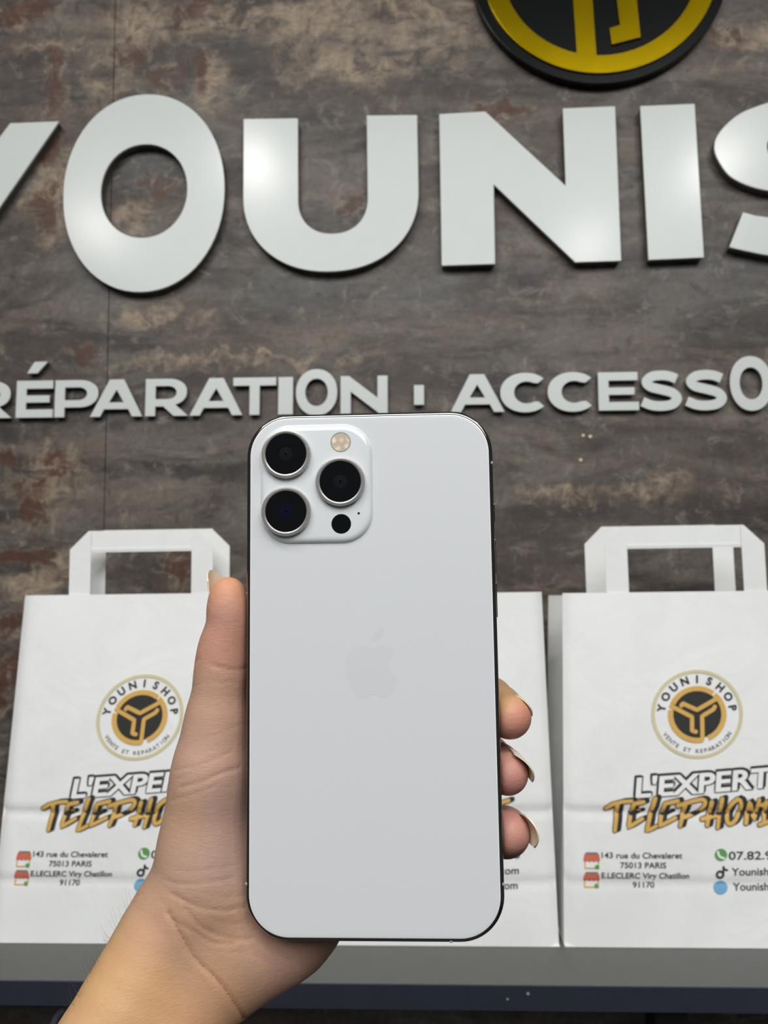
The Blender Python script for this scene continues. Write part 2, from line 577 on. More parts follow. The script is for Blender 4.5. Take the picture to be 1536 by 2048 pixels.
letter('sign_letter', [mm(S)], FACE_BIG, 0.013, 'large white raised letter S cut off by the right edge of the photo', GB)

GS = 'small white letters of the lower sign row'
SL = math.radians(-0.62)


def glyph(ch):
    """outlines in a unit box: x 0..1 over the letter's width, y 0..1 over the cap height; second value = stem in x units relative to the width"""
    def g(w):                                   # w = width / cap height
        s = 0.268 / w                           # vertical stem
        h = 0.222
        if ch == 'E':
            return [[(0, 0), (1, 0), (1, h), (s, h), (s, .405), (.9, .405), (.9, .6), (s, .6), (s, 1 - h), (.985, 1 - h), (.985, 1), (0, 1)]]
        if ch == 'É':
            return g_e(w)
        if ch == 'T':
            m = 0.5
            return [[(m - s / 2, 0), (m + s / 2, 0), (m + s / 2, 1 - h), (1, 1 - h), (1, 1), (0, 1), (0, 1 - h), (m - s / 2, 1 - h)]]
        if ch in 'I·':
            return [[(0, 0), (1, 0), (1, 1), (0, 1)]]
        if ch == 'N':
            return [[(0, 0), (s, 0), (s, .58), (1 - s * .83, 0), (1, 0), (1, 1), (1 - s, 1), (1 - s, .42), (s * .83, 1), (0, 1)]]
        if ch == 'O':
            return [ell(.5, .5, .5, .5, p=2.1), ell(.5, .5, .27, .29, p=2.05, n=36)]
        if ch == 'A':
            a = .17
            return [[(0, 0), (s * 1.02, 0), (s * 1.02 + .075, .2), (1 - s * 1.02 - .075, .2), (1 - s * 1.02, 0), (1, 0), (.5 + a * .8, 1), (.5 - a * .8, 1)],
                    [(.5, .72), (.5 - .14, .385), (.5 + .14, .385)]]
        if ch == 'P':
            return [[(0, 0), (s, 0), (s, .26)] + ell(.55, .63, .45, .37, -90, 90, 20, 2.2, True) + [(0, 1)],
                    [(s, .46), (s, .80)] + ell(.54, .63, .2, .17, 90, -90, 14, 2.1, True)]
        if ch == 'R':
            return [[(0, 0), (s, 0), (s, .255), (.42, .255), (.66, 0), (1, 0), (.70, .30)] + ell(.53, .64, .43, .36, -50, 90, 18, 2.2, True) + [(0, 1)],
                    [(s, .455), (s, .80)] + ell(.52, .628, .2, .172, 90, -90, 14, 2.1, True)]
        if ch == 'C':
            o = ell(.53, .5, .53, .52, 43, 317, 44, 2.1, True)
            i = ell(.56, .5, .265, .285, 317, 43, 34, 2.05, True)
            fix = [(.98, .175 - .02), (.80, .285)]
            return [o + [(.80, .265)] + i[2:-2] + [(.80, .735)]]
        if ch == 'S':
            c = catmull([(.87, .80), (.70, .875), (.50, .90), (.28, .86), (.17, .73), (.26, .605), (.5, .53), (.76, .44), (.86, .29), (.75, .145), (.5, .10), (.27, .125), (.06, .22)], 7)
            T = np.gradient(c, axis=0)
            T[:, 0] *= w
            T /= np.linalg.norm(T, axis=1)[:, None]
            N = np.stack([-T[:, 1] / w, T[:, 0]], 1) * .126
            L, R = c + N, c - N
            return [[tuple(p) for p in L] + [tuple(p) for p in R[::-1]]]
    def g_e(w):
        return None
    return g


def small(ch, x0, x1, label, z0=None, z1=None, name='sign_letter'):
    base, cap = 0.2085, 0.0475
    z0 = base if z0 is None else z0
    z1 = base + cap if z1 is None else z1
    cs = glyph(ch)((x1 - x0) / 1000 / (z1 - z0))
    C = [[((x0 + p[0] * (x1 - x0)) / 1000, z0 + p[1] * (z1 - z0)) for p in c] for c in cs]
    return letter(name, C, FACE_SMALL, 0.0085, label, GS, SL, (-0.14, 0.2085))


small('R', -561, -506, 'small white raised letter R cut off by the left edge of the photo')
e_t = small('E', -500.5, -453, 'small white raised letter E with an acute accent, left in the lower sign row')
ac = np.array([[-.4875, .2655], [-.474, .2655], [-.4605, .2805], [-.478, .2805]])
V, Fs = curve_mesh([ac], 0.001, 0.0005)
obj('accent', np.stack([V[:, 0], FACE_SMALL + 0.0015 - V[:, 2], V[:, 1] + 0.0035], 1), Fs, 'letter', e_t, label='slanted acute accent above the letter')
V, Fs = curve_mesh([ac], 0.0025, bold=-0.0008)
obj('accent_body', np.stack([V[:, 0], FACE_SMALL + 0.0056 - V[:, 2], V[:, 1] + 0.0035], 1), Fs, 'letter_side', e_t)
small('P', -451, -395.5, 'small white raised letter P between the accented E and an A')
small('A', -405.5, -339, 'small white raised letter A just right of the letter P')
small('R', -335.5, -281, 'small white raised letter R between the two A of the left word')
small('A', -279.5, -213, 'small white raised letter A just left of the letter T')
small('T', -225, -171, 'small white raised letter T in the lower row, above the phone corner')
small('I', -168.5, -150, 'small white raised letter I between T and the oval O')
small('O', -146.5, -95, 'small white raised oval letter O above the phone cameras, taller than its neighbours', 0.2065, 0.2655)
small('N', -91, -32.7, 'small white raised letter N above the phone, ending the left word')
small('·', -0.5, 12, 'short white raised upright bar separating the two words of the lower row', 0.2185, 0.2435, 'sign_divider')
small('A', 44, 110, 'small white raised letter A starting the right word of the lower row')
small('C', 105, 162.5, 'small white raised letter C right after the A of the right word')
small('C', 162.5, 220, 'small white raised letter C just left of the letter E of the right word')
small('E', 223.5, 272, 'small white raised letter E without accent in the right word')
small('S', 273, 324.5, 'small white raised letter S right after the unaccented E')
small('S', 326, 378, 'small white raised letter S just left of the large oval O at the right edge')
small('O', 381, 431, 'small white raised oval letter O at the right edge of the photo', 0.2060, 0.2735)

# ------------------------------------------------------------------ round emblem
EC = (0.246, 0.785)
emb = thing('emblem_sign', 'round black wall emblem with yellow gold ring above the letter N', 'sign', (EC[0], WALL_Y - 0.007, EC[1]))
V, Fs = curve_mesh([ell(*EC, .163, .163, n=96)], 0.0050, 0.0010)
obj('disc', np.stack([V[:, 0], 0.907 - V[:, 2], V[:, 1]], 1), Fs, 'sign_black', emb, label='glossy black disc')


def emb_part(name, contours, lab, h=0.0028, tilt=0.0):
    V, Fs = curve_mesh(contours, h / 2 - 0.0003, 0.0003)
    obj(name, np.stack([V[:, 0], 0.901 - h / 2 - V[:, 2] + tilt * (V[:, 0] - EC[0]), V[:, 1]], 1), Fs, 'sign_gold', emb, label=lab)


emb_part('ring', [ell(EC[0], EC[1] - .001, .1495, .1495, n=96), ell(EC[0], EC[1] - .003, .1235, .1235, n=96)], 'yellow gold ring')


def thick_path(pts, w):
    P = np.asarray(pts, float)
    n = len(P)
    L, R = [], []
    for i in range(n):
        a = P[i] - P[i - 1] if i else P[1] - P[0]
        b = P[i + 1] - P[i] if i < n - 1 else P[-1] - P[-2]
        a /= np.linalg.norm(a)
        b /= np.linalg.norm(b)
        na, nb = np.array([-a[1], a[0]]), np.array([-b[1], b[0]])
        m_ = (na + nb) / (1 + float(na @ nb))
        L.append(P[i] + m_ * w / 2)
        R.append(P[i] - m_ * w / 2)
    return [tuple(p) for p in L] + [tuple(p) for p in R[::-1]]


def em(pts):                                       # unit emblem frame (mirrored on the wall sign)
    return [(EC[0] + x * .137, EC[1] + z * .137) for x, z in pts]


emb_part('stem', [thick_path(em([(-.66, .24), (-.175, -.05), (-.15, -.97)]), .0245)], 'yellow gold stem joining the ring', 0.0022)
emb_part('hook', [mm([(386, 827), (398, 804), (290, 741), (293, 680), (257, 672), (255, 694), (268, 698), (264, 752)])], 'yellow gold hooked bar', 0.0034)
emb_part('arm', [thick_path(em([(.58, .42), (.01, .16), (-.80, .64)]), .0245)], 'yellow gold arm', 0.0022)

# ------------------------------------------------------------------ shelf
SH_Z, SH_Y0, SH_T = -0.324, 0.641, 0.0196
shelf = thing('shelf', 'grey shelf with dark blue front edge along the wall under the paper bags', 'shelf', (0, 0.77, SH_Z - SH_T))
V, Fs = bevel_box(-1.6, 1.6, SH_Y0 + 0.0015, WALL_Y - 0.0005, SH_Z - SH_T, SH_Z, 0.0005)
obj('shelf_board', V, Fs, 'shelf_top', shelf, label='grey laminate board')
V, Fs = bevel_box(-1.6, 1.6, SH_Y0, SH_Y0 + 0.0015, SH_Z - SH_T, SH_Z - 0.0002, 0.0004)
obj('front_edge', V, Fs, 'shelf_edge', shelf, label='dark blue grey front edge')
for px, py, r in ((1056, 1987, 3.0), (1015, 1998, 2.2)):
    c = W(px, py, SH_Y0)
    rr = r * SH_Y0 / F_PX
    V = [(c[0] + rr * math.cos(t), SH_Y0 - 0.0002, c[2] + rr * math.sin(t)) for t in np.linspace(0, 2 * math.pi, 9, endpoint=False)]
    obj('chip', V, [tuple(range(9))], 'antenna', shelf)
for xl in (0.188, -1.20):
    V, Fs = bevel_box(xl, xl + 0.0265, 0.658, 0.69, -EZ, SH_Z - SH_T, 0.001)
    obj('leg', V, Fs, 'black', shelf)

cpath = catmull([(-0.338, .70, -.80), (-0.338, .70, -.55), (-.3365, .70, -.418), (-.3335, .70, -.391), (-.3265, .70, -.3795), (-.318, .70, -.3795), (-.309, .70, -.391),
                 (-.305, .70, -.43), (-.302, .70, -.56), (-.30, .71, -.9), (-.30, .72, -1.2), (-.28, .73, -1.44), (-.1, .74, -1.445)], 8)
V, Fs = tube(cpath, 0.0030, 10)
cb = obj('cable', V, Fs, 'cable', smooth=True, base=(-.338, .70, -.80))
cb['label'] = 'grey cable looping up in the dark below the shelf, beside the forearm'
cb['category'] = 'cable'

# ------------------------------------------------------------------ paper bags
BAG_A, BAG_B = 0.7374, 0.10                      # front panel: y = BAG_A + BAG_B * z
BAG_H = 0.3165                                   # nominal height
FOLDS = ((-0.2105, 0.0024), (-0.2700, 0.0015))


class Bag:
    def __init__(self, xc, seed, top_depth, hw=(.13, .12), H=BAG_H):
        self.hw = hw
        self.H = H
        self.xc = xc
        r = np.random.default_rng(seed)
        self.w = [(r.uniform(12, 34), r.uniform(-14, 14), r.uniform(0, 6.3), r.uniform(.0002, .0006)) for _ in range(5)] + \
                 [(r.uniform(40, 75), r.uniform(-40, 40), r.uniform(0, 6.3), r.uniform(.00006, .00014)) for _ in range(6)]
        self.td = top_depth

    def half(self, z):
        f = np.clip((np.asarray(z) - SH_Z) / self.H, 0, 1)
        return self.hw[0] + (self.hw[1] - self.hw[0]) * f

    def front(self, u, z, off=0.0):
        """point of the front panel at (u across, z up)"""
        u, z = np.asarray(u, float), np.asarray(z, float)
        f = np.clip((z - SH_Z) / self.H, 0, 1)
        e = np.clip((1 - np.abs(u) / self.half(z)) * 7, 0, 1) * np.clip(f * 6, 0, 1)
        y = BAG_A + BAG_B * z + 0.005 * np.clip((np.abs(u) / self.half(z) - .90) / .10, 0, 1) ** 2
        for a, b, p, k in self.w:
            y = y + k * np.sin(a * u + b * z + p) * e
        for z0, d in FOLDS:
            t = (z - z0) / 0.0035
            y = y + d * np.exp(-np.abs(t) ** 1.4) - 0.0006 * np.tanh(t) * np.exp(-(t / 6) ** 2)
        y = y - 0.004 * np.sin(np.pi * np.clip(f, 0, 1)) * (1 - (u / self.half(z)) ** 2)
        return np.stack([self.xc + u, y - off, z], -1)

    def from72(self, px, py):
        """measured print point of the right bag -> (u, z) on the panel"""
        p = W(px, py, 0.72)
        s = BAG_A / (0.72 - BAG_B * p[2])
        return (p[0] * s - 0.2568, p[2] * s)


def grid_faces(n, m, base=0, flip=False):
    out = []
    for i in range(n - 1):
        for j in range(m - 1):
            q = (base + i * m + j, base + (i + 1) * m + j, base + (i + 1) * m + j + 1, base + i * m + j + 1)
            out.append(q[::-1] if flip else q)
    return out


def rdepth(bag, f):
    return 0.098 * (1 - f) ** 0.8 + bag.td * (1 - (1 - f) ** 0.8)


def make_bag(xc, seed, label, top_depth, hw, H):
    b = Bag(xc, seed, top_depth, hw, H)
    t = thing('paper_bag', label, 'bag', (xc, 0.76, SH_Z), 'white paper carrier bags on the shelf')
    nu, nz = 61, 91
    zs = SH_Z + 0.0004 + H * np.linspace(0, 1, nz)
    uu = np.linspace(-1, 1, nu)
    U_, Z_ = np.meshgrid(uu, zs, indexing='ij')
    Uh = U_ * b.half(Z_)
    Fv = b.front(Uh, Z_).reshape(-1, 3)
    V, Fs = list(map(tuple, Fv)), grid_faces(nu, nz)
    o = obj('front_panel', V, Fs, 'paper', t, smooth=True)
    # back panel
    fr = (zs - SH_Z) / H
    dep = rdepth(b, fr)
    y_b = b.front(np.zeros_like(zs), zs)[:, 1] + dep
    y_edge = BAG_A + BAG_B * zs
    Bv = [(xc + u * b.half(z), min(y + 0.002 * (1 - u * u), WALL_Y - 0.003), z) for u in np.linspace(-1, 1, 9) for z, y in zip(zs, y_edge + dep)]
    obj('back_panel', Bv, grid_faces(9, nz, flip=True), 'paper', t, smooth=True)
    for s in (-1, 1):
        G = []
        for k in np.linspace(0, 1, 9):
            for z, y, d, f in zip(zs, y_edge, dep, fr):
                fold = 0.002 + 0.024 * f ** 1.5
                tri = 1 - abs(2 * k - 1)
                G.append((xc + s * (float(b.half(z)) - fold * tri), min(y + .005 + (d - .005) * k, WALL_Y - 0.003), z))
        obj('side_gusset', G, grid_faces(9, nz, flip=(s > 0)), 'paper', t, smooth=True, sharp=40)
    hb = float(b.half(SH_Z))
    y0 = BAG_A + BAG_B * SH_Z
    V, Fs = box(xc - hb, xc + hb, y0 + .0005, y0 + 0.097, SH_Z + .0002, SH_Z + .0008)
    obj('bag_base', V, Fs, 'paper', t)
    return b, t


def handle(bag, t, y0, x0, x1, zb, zt, label):
    """flat paper strap folded at 45 degrees at both upper corners; x from the bag centre"""
    w = 0.0215
    ch = 0.0185
    h = obj('handle', *merge([slab([(x0 + ch * .55, zt - w), (x1 - ch * .55, zt - w), (x1 - ch, zt), (x0 + ch, zt)], bag.xc, y0 + .0012, .0005),
                              slab([(x0 + ch, zt - w + .0016), (x1 - ch, zt - w + .0016), (x1 - ch, zt - w + .0040), (x0 + ch, zt - w + .0040)], bag.xc, y0 + .0009, .0003)]),
            'paper', t, label=label)
    for s, xa in ((1, x0), (-1, x1)):
        pts = [(xa, zb), (xa + s * w, zb), (xa + s * w, zt - .0004), (xa + s * ch, zt - .0002), (xa, zt - ch)]
        obj('handle_strap', *slab(pts if s > 0 else pts[::-1], bag.xc, y0, .0006), 'paper', h)


def slab(pts, xc, y, th):
    n = len(pts)
    V = [(xc + p[0], y + k * th, p[1]) for k in (0, 1) for p in pts]
    return V, [tuple(range(n)), tuple(range(2 * n - 1, n - 1, -1))] + [(i, n + i, n + (i + 1) % n, (i + 1) % n) for i in range(n)]


# ---- print shared by every bag: list of (part name, material, layer, verts (u, z), faces, label)
PRINT = []


def P72(px, py):
    return np.array(Bag.from72(None, px, py))


def add_print(name, mat, layer, V2, Fs, label=None):
    PRINT.append((name, mat, layer, np.asarray(V2, float)[:, :2], Fs, label))


def px_print(name, mat, layer, Vpx, Fs, label=None):
    add_print(name, mat, layer, [P72(*p[:2]) for p in np.asarray(Vpx, float)], Fs, label)


def ring_mesh(c, r0, r1, n=72, k=4, a0=0, a1=2 * math.pi, ky=1.0):
    rs = np.linspace(r0, r1, k)
    full = abs(a1 - a0 - 2 * math.pi) < 1e-6
    ts = np.linspace(a0, a1, n, endpoint=not full)
    V = [(c[0] + r * math.cos(t), c[1] + ky * r * math.sin(t)) for t in ts for r in rs]
    Fs = []
    m_ = len(ts)
    for i in range(m_ if full else m_ - 1):
        j = (i + 1) % m_
        for q in range(k - 1):
            Fs.append((i * k + q, i * k + q + 1, j * k + q + 1, j * k + q))
    return V, Fs


LC = (1391.0, 1426.5)                     # logo centre, pixels on the right bag
MPX = 1.0
add = ring_mesh(LC, 84.5, 91.5, ky=.965)
px_print('logo_outer_ring', 'ink_pale', 1, *add, 'pale gold outer ring')
LI = (1391.0, 1427.0)
px_print('logo_disc', 'ink', 1, *ring_mesh(LI, 0.2, 49, 48, 8, ky=.965), 'black logo disc')
gold = [ring_mesh(LI, 48, 58.5, 30, 4, math.radians(a), math.radians(b), .965) for a, b in ((-50, 66), (79, 190), (204, 306))]


def lg(pts):
    return [(LI[0] + x * 53, LI[1] + .4 - z * 51.5) for x, z in pts]


for pts in ([(-.60, .34), (-.55, .43), (-.01, .18), (.74, .62)], [(-.98, .33), (-.2, -.09), (-.2, -.62), (-.06, -.66)], [(.66, .30), (.60, .20), (.18, -.06), (.19, -.95)]):
    q = []
    pts = lg(pts)
    for a, b_ in zip(pts[:-1], pts[1:]):
        q += [tuple(np.array(a) + (np.array(b_) - np.array(a)) * t) for t in np.linspace(0, 1, 7, endpoint=False)]
    gold.append(stroke_strip(q + [pts[-1]], 8.4))
px_print('logo_mark', 'ink_gold', 2, *merge([([(*p, 0) for p in v], f) for v, f in gold]), 'gold logo ring and branching lines')


def arc_text(word, r, a_start, a_end, height, up=True, bold=.02):
    parts = []
    n = len(word)
    for i, chx in enumerate(word):
        if chx == ' ':
            continue
        V, Fs = curve_mesh(None, text=chx, bold=bold)
        V = V[:, :2]
        mid = (V[:, 0].min() + V[:, 0].max()) / 2
        s = height / .70
        a = math.radians(a_start + (a_end - a_start) * i / (n - 1))
        x, y = (V[:, 0] - mid) * s, V[:, 1] * s
        if up:
            e_r, e_t = np.array([math.cos(a), math.sin(a)]), np.array([math.sin(a), -math.cos(a)])
            P = e_r * (r + y)[:, None] + e_t * x[:, None]
        else:
            e_r, e_t = np.array([math.cos(a), math.sin(a)]), np.array([-math.sin(a), math.cos(a)])
            P = e_r * (r - y)[:, None] + e_t * x[:, None]
        parts.append(([(LC[0] + p[0], LC[1] - p[1] * .965, 0) for p in P], Fs))
    return merge(parts)


px_print('logo_lettering', 'ink', 1, *arc_text('YOUNISHOP', 64.5, 170, 10, 15.5, bold=.035), 'dark lettering around the logo')
px_print('logo_small_lettering', 'ink_grey', 1, *arc_text('VENTE ET REPARATION', 80.0, 213, 327, 8.5, up=False, bold=.01), 'small grey lettering below the logo')


def text_line(s, x0, x1, base, slope=0.0, bold=.012, h=None, shear=0.0):
    V, Fs = curve_mesh(None, text=s, bold=bold, shear=shear)
    a, b_ = V[:, 0].min(), V[:, 0].max()
    k = (x1 - x0) / (b_ - a)
    ky = k if h is None else h / .70
    x = x0 + (V[:, 0] - a) * k
    return np.stack([x, base - V[:, 1] * ky + slope * (x - x0)], 1), Fs


adr = [text_line('143 rue du Chevaleret', 1202, 1362, 1714, h=11.5), text_line('75013 PARIS', 1239, 1330, 1733.5, h=11.5),
       text_line('E.LECLERC Viry Chatillon', 1202, 1376, 1754.5, h=11.5), text_line('91170', 1265, 1308, 1774, h=11.5)]
px_print('address_lines', 'ink', 1, *merge([([(*p, 0) for p in v], f) for v, f in adr]), 'four lines of dark address print')
con = [text_line('07.82.9', 1454, 1541, 1716, h=16), text_line('06', 1579, 1604, 1716, h=16), text_line('Younishop.com', 1460, 1604, 1747.5, h=15), text_line('Younishop.com', 1464, 1604, 1779, h=15)]
px_print('contact_lines', 'ink', 1, *merge([([(*p, 0) for p in v], f) for v, f in con]), 'three lines of dark contact print')

# white outlined upper word
ex = [(text_line("L'EXPERT", 1266, 1543, 1592, -.077, bold=.055, h=38, shear=.06), 0), (text_line("L'EXPERT", 1264, 1540, 1592, -.077, bold=.052, h=38, shear=.06), 0)]
v1, f1 = text_line("L'EXPERT", 1268, 1540, 1592, -.077, bold=.030, h=38, shear=.06)
shade = [text_line("L'EXPERT", 1266 + dx, 1542 + dx, 1592 + dy, -.077, bold=.030, h=38, shear=.06) for dx, dy in
         ((-2.2, 0), (2.2, 0), (0, -2.2), (0, 2.0), (-2, -2), (2, -2), (-1.8, 1.8), (1.8, 1.8), (3, -4), (0, -5), (-2.5, -4.5), (4.5, -3))]
px_print('slogan_outline', 'ink', 1, *merge([([(*p, 0) for p in v], f) for v, f in shade]), 'dark outline of the white word')
px_print('slogan_word', 'ink_white', 2, v1, f1, 'white slogan word')

TEL = [[(205, 468), (255, 433), (330, 412), (410, 405)], [(296, 435), (290, 540), (278, 650)],
       [(505, 412), (430, 428), (405, 520), (388, 622), (500, 552)], [(408, 512), (475, 488)],
       [(600, 382), (565, 520), (535, 652), (612, 612)],
       [(782, 402), (680, 424), (655, 520), (640, 610), (768, 545)], [(652, 520), (720, 494)],
       [(845, 425), (828, 520), (806, 610)], [(784, 442), (890, 408), (978, 390), (1004, 420), (965, 480), (900, 518), (824, 546)],
       [(1058, 412), (1025, 605)], [(1142, 385), (1110, 622)], [(985, 553), (1140, 515)],
       [(1268, 388), (1212, 440), (1187, 540), (1202, 592), (1250, 568), (1295, 480), (1293, 405), (1262, 390)],
       [(1342, 588), (1368, 408), (1412, 562), (1448, 395)],
       [(1505, 415), (1490, 585)], [(1470, 440), (1545, 420)], [(1455, 600), (1530, 575)],
       [(1685, 402), (1612, 422), (1594, 510), (1580, 602), (1692, 552)], [(1592, 512), (1655, 490)]]


def tel(width, dx=0.0, dy=0.0, smooth=True):
    parts = []
    for k, s in enumerate(TEL):
        pts = [(1160 + (x + dx) / 4.085, 1500 + (y + dy) / 4.085) for x, y in s]
        q = []
        if len(pts) > 5:
            q = [tuple(p) for p in catmull(pts, 6)]
        else:
            for a, b_ in zip(pts[:-1], pts[1:]):
                q += [tuple(np.array(a) + (np.array(b_) - np.array(a)) * t) for t in np.linspace(0, 1, 6, endpoint=False)]
            q.append(pts[-1])
        v, f = stroke_strip(q, width, width * .86)
        parts.append(([(*p, 0) for p in v], f))
    return merge(parts)


px_print('brush_word_shadow', 'ink', 3, *merge([tel(11.6), tel(10.5, 32, -12), tel(10.5, 18, -7)]), 'dark shadow of the gold brush word')
px_print('brush_word', 'ink_gold', 4, *tel(8.6), 'gold brush lettered word')

for yb in (1703, 1742):                     # little shop icons
    parts_r = [([(1168, yb + 4, 0), (1197, yb + 4, 0), (1199, yb + 15, 0), (1166, yb + 15, 0)], [(0, 1, 2, 3)])]
    for k in range(4):
        parts_r.append(([(*p, 0) for p in ring_mesh((1170.1 + 8.2 * k, yb + 15), .2, 4.1, 12, 2)[0]], ring_mesh((0, 0), .2, 4.1, 12, 2)[1]))
    px_print('shop_icon_awning', 'ink_red', 1, *merge(parts_r), 'orange red awning of a shop icon')
    fr_ = [([(1168, yb + 19, 0), (1170, yb + 19, 0), (1170, yb + 32, 0), (1168, yb + 32, 0)], [(0, 1, 2, 3)]),
           ([(1195, yb + 19, 0), (1197, yb + 19, 0), (1197, yb + 32, 0), (1195, yb + 32, 0)], [(0, 1, 2, 3)]),
           ([(1168, yb + 30, 0), (1197, yb + 30, 0), (1197, yb + 32.5, 0), (1168, yb + 32.5, 0)], [(0, 1, 2, 3)])]
    px_print('shop_icon_front', 'ink_gold', 1, *merge(fr_), 'ochre front of a shop icon')
    px_print('shop_icon_roof', 'ink_grey', 1, [(1171, yb, 0), (1194, yb, 0), (1196, yb + 4, 0), (1169, yb + 4, 0)], [(0, 1, 2, 3)], 'grey roof of a shop icon')
    px_print('shop_icon_plant', 'ink_green', 2, *ring_mesh((1193, yb + 29), .2, 4.6, 12, 2), 'green spot of a shop icon')
px_print('call_icon', 'ink_green', 1, *ring_mesh((1438.5, 1706.5), .2, 12.3, 24, 3), 'green round call icon')
rc = stroke_strip(catmull([(1432.5, 1700.5), (1434, 1707), (1438.5, 1711.5), (1444.5, 1713)], 6), 4.2)
px_print('call_icon_receiver', 'ink_white', 2, *rc, 'white telephone receiver')
nv = merge([([(*p, 0) for p in v], f) for v, f in (ring_mesh((1437, 1746), 4.2, 8.6, 24, 2), stroke_strip([(1443.6, 1746), (1443.6, 1738), (1443.6, 1730)], 3.8, caps=False),
                                                  stroke_strip(catmull([(1443.6, 1730.5), (1446, 1735.5), (1451, 1737)], 5), 4.0))])
px_print('note_icon', 'ink', 1, *nv, 'black note shaped icon')
px_print('web_icon', 'ink_blue', 1, *ring_mesh((1439.5, 1773), .2, 14, 24, 3), 'light blue round icon')


def put_print(bag, t):
    for name, mat, layer, V2, Fs, lab in PRINT:
        P = bag.front(V2[:, 0], V2[:, 1], 0.00055 + 0.00016 * layer)
        obj(name, P, Fs, mat, t, label=lab)


bags = []
for xc, seed, lab, td, hw, H, ht, hl in (
        (-0.267, 11, 'white printed paper bag at the left behind the thumb and forearm', 0.034, (.133, .127), .3160, .0560, ((-.0805, .0645), (-.0775, .0740))),
        (0.0058, 12, 'white printed paper bag mostly hidden behind the phone', 0.06, (.1150, .1150), .3130, .0540, ((-.070, .070), (-.068, .072))),
        (0.2568, 13, 'white printed paper bag right of the phone with its handle in view', 0.083, (.1315, .1160), .3115, .0515, ((-.0745, .0775), (-.0765, .0800)))):
    b, t = make_bag(xc, seed, lab, td, hw, H)
    put_print(b, t)
    zt = SH_Z + H
    yf = float(BAG_A + BAG_B * zt)
    rear_y = yf + td - 0.003
    handle(b, t, yf + 0.0012, hl[0][0], hl[0][1], zt - 0.03, ht, 'flat folded paper handle on the front panel')
    handle(b, t, rear_y - 0.0012, hl[1][0], hl[1][1], zt - 0.03, ht * (yf + td) / yf, 'flat folded paper handle on the back panel')
    bags.append(b)

# ------------------------------------------------------------------ phone
PC = np.array([-0.01465, 0.2363, -0.02632])            # centre of the back outline
PW, PH, PT = 0.0781, 0.1608, 0.00765
PY = 0.2342                                            # back face
phone = thing('smartphone', 'white smartphone with three cameras held upright in the hand', 'phone', (PC[0], PY + PT / 2, PC[2] - PH / 2))


def rr_loop(w, h, r, n=12, cx=0.0, cz=0.0):
    pts = []
    for qx, qz, a in ((1, 1, 0), (-1, 1, 90), (-1, -1, 180), (1, -1, 270)):
        for k in range(n + 1):
            t = math.radians(a + 90 * k / n)
            pts.append((cx + qx * (w / 2 - r) + r * math.cos(t), cz + qz * (h / 2 - r) + r * math.sin(t)))
    return pts


def loft(prof, w, h, r, cx=0.0, cz=0.0, cap0=True, cap1=True, n=12):
    """prof: list of (inset, y) ; loops of rounded rectangles around PC"""
    V, Fs = [], []
    N = 4 * (n + 1)
    for ins, y in prof:
        V += [(PC[0] + p[0], y, PC[2] + p[1]) for p in rr_loop(w - 2 * ins, h - 2 * ins, max(r - ins, 0.0005), n, cx, cz)]
    for i in range(len(prof) - 1):
        for k in range(N):
            k2 = (k + 1) % N
            Fs.append((i * N + k, i * N + k2, (i + 1) * N + k2, (i + 1) * N + k))
    if cap0:
        Fs.append(tuple(range(N)))
    if cap1:
        Fs.append(tuple(range(len(prof) * N - 1, (len(prof) - 1) * N - 1, -1)))
    return V, Fs


m_ = 0.001
PR = 0.0135
V, Fs = loft([(1.6 * m_, PY + .25 * m_), (1.42 * m_, PY + .04 * m_), (.95 * m_, PY + .04 * m_), (.5 * m_, PY + .22 * m_), (.16 * m_, PY + .62 * m_), (.02 * m_, PY + 1.2 * m_), (0, PY + 1.8 * m_), (0, PY + 6.2 * m_), (.06 * m_, PY + 6.8 * m_),
              (.35 * m_, PY + 7.4 * m_), (1.0 * m_, PY + PT)], PW, PH, PR, cap0=True, cap1=True, n=16)
obj('frame', V, Fs, 'steel', phone, smooth=True, sharp=50, label='polished steel frame')
N_ = 4 * 17
V, Fs = loft([(1.55 * m_, PY - .150 * m_), (1.75 * m_, PY - .178 * m_), (2.6 * m_, PY - .18 * m_)], PW, PH, PR, cap0=False, cap1=False, n=16)
Fs.append(tuple(2 * N_ + k for k in range(N_)))
glass = obj('back_glass', V, Fs, 'glass_back', phone, smooth=True, sharp=30, label='matte white glass back')
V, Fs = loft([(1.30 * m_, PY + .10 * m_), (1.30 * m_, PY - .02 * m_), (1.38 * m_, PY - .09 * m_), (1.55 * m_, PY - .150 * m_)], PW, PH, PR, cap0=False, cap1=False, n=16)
obj('lit_glass_rim', V, Fs, 'lit_glass_rim', glass, smooth=True, label='glass edge coloured whiter for the light it catches')  # edge of the back glass, its bright line painted on
V, Fs = loft([(1.05 * m_, PY + PT), (1.2 * m_, PY + PT + .02 * m_)], PW, PH, PR, cap0=False, n=16)
obj('screen', V, Fs, 'lens', phone, label='dark glass screen on the far side')
YB = PY - .18 * m_
# camera plateau
bx, bz, bw, bh = -16.65 * m_, 57.85 * m_, 35.6 * m_, 38.0 * m_
prof = [(0, YB + .05 * m_), (.10 * m_, YB - .10 * m_), (.35 * m_, YB - .45 * m_), (.8 * m_, YB - .85 * m_), (1.5 * m_, YB - 1.12 * m_), (2.4 * m_, YB - 1.20 * m_)]
V, Fs = loft(prof, bw, bh, 9.6 * m_, bx, bz, cap0=False, cap1=False, n=14)
Nb = 4 * 15
Fs.append(tuple(5 * Nb + k for k in range(Nb)))
plate = obj('camera_plateau', V, Fs, 'bump_glass', phone, smooth=True, sharp=35, label='raised glossy camera plateau')
YP = YB - 1.20 * m_


